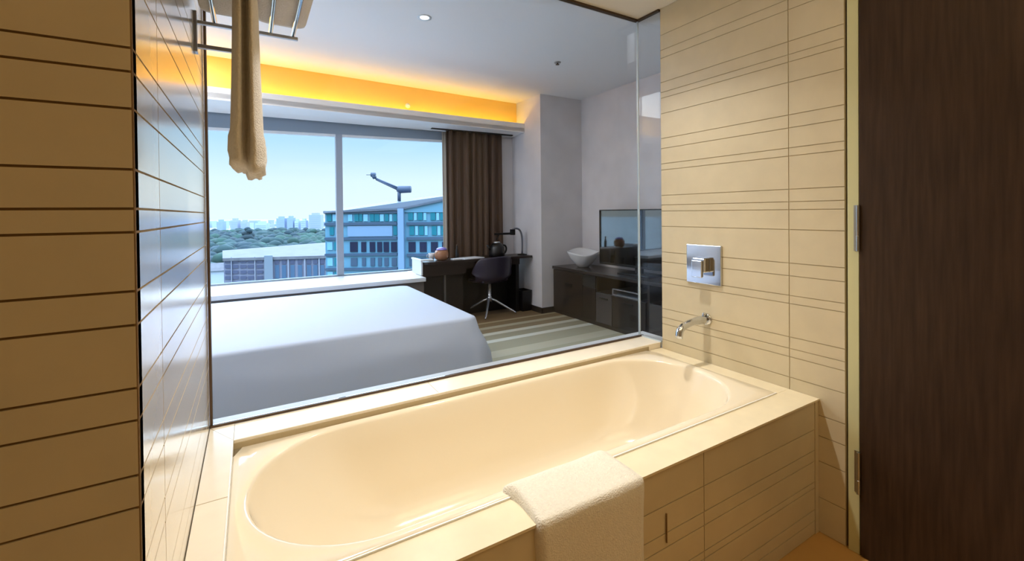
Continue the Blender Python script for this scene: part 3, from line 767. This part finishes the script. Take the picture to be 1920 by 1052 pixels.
def rp(px, y, d): 
    x, z = L(px, y, d); return Mloc @ Vector((x, d, z))
rf = [rp(606, 396, D - .4), rp(752, 389.5, D - .4), rp(960, 346, D - .4), rp(960, 338, D + 12), rp(835, 366, D + 12), rp(752, 373.5, D + 12), rp(660, 388, D + 9)]
A = [mb.bm.verts.new(q) for q in rf]; B_ = [mb.bm.verts.new(q - Vector((0, 0, .35))) for q in rf]
mb.face(A, ROOFM); mb.face(B_[::-1], ROOFM)
for i in range(len(A)): mb.face([A[i], B_[i], B_[(i + 1) % len(A)], A[(i + 1) % len(A)]], ROOFM)
mb.obj('roof', ROOFM, TB)
mb = MB()
for (a, b_, y0, y1) in ((608, 752, 395.5, 399.5), (608, 744, 418, 421.5), (608, 744, 445.5, 449), (608, 744, 476, 479), (608, 744, 503, 506), (762, 960, 417, 420), (762, 960, 445, 448), (762, 960, 476, 479), (762, 960, 503, 506)):
    lbox(mb, a, b_, y0, y1, D - .1, D + .25, TEALD)
mb.obj('floor_band', TEALD, TB)
mb = MB(); lbox(mb, 747, 758, 391, 560, D - .6, D + .28, BLUEG); mb.obj('corner_column', BLUEG, TB)
mb = MB(); lbox(mb, 651, 735, 424, 443, D + .05, D + .28, BLUEG); mb.obj('blank_panel', BLUEG, TB)
TG = mat('teal_window', (8, 92, 106), .3, spec=.3); TGL = mat('pale_blue_window', (92, 142, 168), .35); DG = mat('navy_window', (12, 22, 46), .35, spec=.25)
def win(px0, px1, y0, y1, m):
    mb = MB(); lbox(mb, px0, px1, y0, y1, D + .1, D + .28, m); mb.obj('window', m, TB)
for a, b_ in ((612, 621), (664, 672), (673, 679), (693, 701), (702, 711), (721, 728), (737, 744)): win(a, b_, 401, 415, TG)
for a, b_ in ((623, 632), (652, 660), (681, 689), (712, 719), (730, 735)): win(a, b_, 402, 415, TGL)
for a, b_ in ((765, 774), (783, 792), (807, 816), (825, 834), (843, 852), (862, 872)):
    win(a, b_, 398.5, 413, TG); win(a + 2, b_ + 2, 424, 441, TG)
for a, b_ in ((776, 781), (794, 799), (818, 823)): win(a, b_, 399, 413, TGL); win(a + 2, b_ + 2, 424, 441, TGL)
win(737, 744, 424, 441, TG); win(617, 625, 426, 441, TG)
for a, b_ in ((655, 669), (676, 685), (692, 702), (706, 715), (718, 728), (732, 743), (765, 778), (786, 799), (807, 820), (828, 841)):
    win(a, b_, 454, 472.5, DG); win(a + 1, b_ - 1, 484, 499, TEALD)
for y in (454, 484, 510): win(612, 622, y, y + 15, TGL); win(625, 632, y, y + 15, TG)
win(790, 800, 383, 392, TG); win(812, 832, 380, 392, TGL)

# rooftop crane (building maintenance arm)
CRM = mat('crane_steel', (44, 58, 80), .6)
CR = thing('rooftop_crane', 'dark blue jib crane standing on the office block roof', 'crane', (0, 0, 0))
dc = D + 10
def cp(px, y): 
    x, z = L(px, y, dc); return Mloc @ Vector((x, dc, z))
mb = MB(); mb.tube([cp(749, 377), cp(749, 356)], .32, CRM, 12); mb.obj('mast', CRM, CR)
mb = MB(); mb.tube([cp(746, 354), cp(752, 355.5), cp(771, 355)], [.55, .7, .65], CRM, 10); mb.obj('counterweight', CRM, CR)
mb = MB()
a0, a1 = cp(748, 352.5), cp(704, 334)
b0, b1 = cp(747, 356), cp(706, 336.5)
mb.tube([a0, a1], .16, CRM, 8); mb.tube([b0, b1], .16, CRM, 8)
for i in range(9):
    t = i / 9; mb.tube([a0.lerp(a1, t), b0.lerp(b1, t + .055)], .12, CRM, 6); mb.tube([a0.lerp(a1, t + .1), b0.lerp(b1, t + .055)], .12, CRM, 6)
mb.obj('jib', CRM, CR)
mb = MB(); mb.tube([a1, cp(700, 328)], .38, CRM, 10); mb.tube([cp(697, 327.5), cp(705, 328)], .42, CRM, 10); mb.tube([cp(688, 328), cp(698, 328)], .06, CRM, 6); mb.obj('jib_head', CRM, CR)

# low office building with the pale roof
LB = thing('low_office_building', 'low grey office block with a pale flat roof in front of the trees', 'building', (0, 0, 0))
LROOF = mat('pale_roof', (88, 88, 94), .8, noise=(.5, .22)); LWALL = mat('mauve_concrete', (100, 102, 118), .8); LW2 = mat('grey_concrete', (98, 108, 118), .8)
LWD = mat('slate_window', (52, 58, 82), .5); LWB = mat('blue_window', (44, 74, 100), .5)
def lp(px, d, y): 
    x, z = L(px, y, d); return Mloc @ Vector((x, d, z))
dl, drr = 124.0, 129.0
def fd(px): return dl + (drr - dl) * (px - 418) / 190
zr = L(418, 484, dl)[1]
mb = MB()
front = [Vector((*P(418, fd(418)), 0)), Vector((*P(640, fd(640)), 0))]
bk = [Vector((*P(640, 196), 0)), Vector((*P(418, 150), 0))]
mb.prism([(p.x, p.y) for p in front + bk], GZ, zr - .8, LWALL); mb.obj('main_walls', LWALL, LB)
mb = MB(); mb.prism([(p.x, p.y) for p in [Vector((*P(416, fd(416) - .6), 0)), Vector((*P(640, fd(640) - .6), 0)), Vector((*P(640, 197), 0)), Vector((*P(416, 151), 0))]], zr - .8, zr, LROOF); mb.obj('roof', LROOF, LB)
def lwin(px0, px1, y0, y1, m, name='window', dep=.3):
    a = fd(px0); bqq = fd(px1); mbb = MB()
    p0 = Vector((*P(px0, a - dep), 0)); p1 = Vector((*P(px1, bqq - dep), 0)); p2 = Vector((*P(px1, bqq + .2), 0)); p3 = Vector((*P(px0, a + .2), 0))
    z1 = L(px0, y0, a)[1]; z0 = L(px0, y1, a)[1]
    mbb.prism([(p.x, p.y) for p in (p0, p1, p2, p3)], z0, z1, m); mbb.obj(name, m, LB)
for px in (420, 434, 449, 463, 480):
    for y in (487, 497, 507.5, 518):
        lwin(px, px + 11.5, y, y + 6, LWD)
for px in (431.5, 475.5): lwin(px, px + 1.6, 481, 540, mat('pale_fin', (120, 124, 136), .7), 'facade_fin', .5)
lwin(494, 510, 479, 540, LW2, 'stair_tower', .9)
for px in (514, 527, 543, 557, 574, 586, 599):
    lwin(px, px + 8, 484, 495, LWD); lwin(px, px + 8, 497, 522, LWB)
for px in (538, 569, 596): lwin(px, px + 2.2, 481, 540, mat('pale_fin', (120, 124, 136), .7), 'facade_fin', .5)
# small house by the trees
HB = thing('small_white_house', 'small white house among the trees left of the low office block', 'building', (0, 0, 0))
hx, hy = P(402, 175); hz = 1.33 - (497 - 404.5) / F_PX * 175
mb = MB(); mb.box((hx - 5, hy - 2, GZ), (hx + 3.5, hy + 4, hz - 2), mat('white_render', (160, 168, 176), .8)); mb.obj('house_walls', None, HB)
mb = MB(); q0 = [(hx - 6, hy - 3, hz - 2), (hx + 4.5, hy - 3, hz - 2), (hx + 4.5, hy + 5, hz - 2), (hx - 6, hy + 5, hz - 2)]; rv = [mb.bm.verts.new(p) for p in q0]; r1 = mb.bm.verts.new((hx - 6, hy + 1, hz + .8)); r2 = mb.bm.verts.new((hx + 4.5, hy + 1, hz + .8))
for f in ((0, 1, 5, 4), (2, 3, 4, 5), (3, 0, 4), (1, 2, 5), (3, 2, 1, 0)): mb.face([(rv + [r1, r2])[i] for i in f])
mb.obj('house_roof', LROOF, HB)

# forest canopy (uncountable crowns) and a taller tree
FOR = mat('forest_green', (26, 52, 54), .9, noise=(.05, .2))
def ico(mb, c, r, m, sub=2, sq=.8):
    ret = bmesh.ops.create_icosphere(mb.bm, subdivisions=sub, radius=1)
    k = mb.mi(m)
    for v in ret['verts']:
        n = v.co.copy(); f = 1 + random.uniform(-.13, .13)
        v.co = Vector(c) + Vector((n.x * r * f, n.y * r * f, n.z * r * sq * f))
    for f in {f for v in ret['verts'] for f in v.link_faces}: f.material_index = k; f.smooth = True
FOR2 = mat('light_forest_green', (32, 62, 56), .9, noise=(.06, .3)); FOR3 = mat('blue_forest_green', (22, 46, 54), .9, noise=(.05, .3))
mb = MB()
for d in (205, 225, 245, 265, 290, 320, 355, 395, 440, 490, 550, 620, 690):
    px = -700
    while px < 660:
        r = random.uniform(.7, 1.3) * (3.6 + d * .006); x, y = P(px, d + random.uniform(-14, 14))
        top = -19 + random.uniform(-2.5, 1.5) - (4 if d < 260 else 0)
        ico(mb, (x, y, top - r * .8), r, random.choice([FOR, FOR, FOR2, FOR3]))
        px += r * 1.15 / d * F_PX
o = mb.obj('forest_canopy'); tag(o, 'dense green tree canopy stretching behind the low office block', 'forest', kind='stuff')
t_ = thing('tall_tree', 'taller dark tree rising above the forest canopy', 'tree', (*P(464, 420), GZ))
mb = MB(); top = 1.33 - (421 - 404) / F_PX * 420 - GZ
for i in range(7):
    a = i * 2.4; rr_ = 6.5 * (1 - i / 10)
    ico(mb, (math.cos(a) * 3.5 * (1 - i / 7), math.sin(a) * 3.5 * (1 - i / 7), top - 17 + i * 2.1), rr_, FOR3)
mb.obj('crown', None, t_)
mb = MB(); mb.tube([(0, 0, 0), (.3, 0, top - 14)], [.8, .5], mat('tree_bark', (80, 66, 52), .9)); mb.obj('trunk', None, t_)

# skyline, each tower its own; distance haze is painted into the concrete colours
HZ = [mat('haze_tinted_blue_concrete', (124, 140, 166), .9), mat('haze_tinted_mauve_concrete', (136, 144, 164), .9), mat('haze_tinted_pale_concrete', (148, 162, 182), .9)]
towers = [(406, 417, 412, 'stepped hazy tower at the left edge of the skyline', 0), (432, 445, 409.5, 'broad hazy tower with a flat crown left of the tall tree', 1), (451, 462, 412.5, 'short mauve block beside the broad tower in the skyline', 1),
          (518, 533, 406, 'wide hazy tower with a thin top at mid skyline', 0), (538, 549, 405, 'slim hazy tower just right of the wide one', 0), (552, 559, 411, 'low pointed block between two hazy towers', 2), (564, 573, 410, 'small tapering tower left of the big pale slab', 2), (579, 602, 399.5, 'largest pale slab tower beside the teal office block', 1),
          (478, 500, 415, 'long low hazy block right of the tall tree', 2)]
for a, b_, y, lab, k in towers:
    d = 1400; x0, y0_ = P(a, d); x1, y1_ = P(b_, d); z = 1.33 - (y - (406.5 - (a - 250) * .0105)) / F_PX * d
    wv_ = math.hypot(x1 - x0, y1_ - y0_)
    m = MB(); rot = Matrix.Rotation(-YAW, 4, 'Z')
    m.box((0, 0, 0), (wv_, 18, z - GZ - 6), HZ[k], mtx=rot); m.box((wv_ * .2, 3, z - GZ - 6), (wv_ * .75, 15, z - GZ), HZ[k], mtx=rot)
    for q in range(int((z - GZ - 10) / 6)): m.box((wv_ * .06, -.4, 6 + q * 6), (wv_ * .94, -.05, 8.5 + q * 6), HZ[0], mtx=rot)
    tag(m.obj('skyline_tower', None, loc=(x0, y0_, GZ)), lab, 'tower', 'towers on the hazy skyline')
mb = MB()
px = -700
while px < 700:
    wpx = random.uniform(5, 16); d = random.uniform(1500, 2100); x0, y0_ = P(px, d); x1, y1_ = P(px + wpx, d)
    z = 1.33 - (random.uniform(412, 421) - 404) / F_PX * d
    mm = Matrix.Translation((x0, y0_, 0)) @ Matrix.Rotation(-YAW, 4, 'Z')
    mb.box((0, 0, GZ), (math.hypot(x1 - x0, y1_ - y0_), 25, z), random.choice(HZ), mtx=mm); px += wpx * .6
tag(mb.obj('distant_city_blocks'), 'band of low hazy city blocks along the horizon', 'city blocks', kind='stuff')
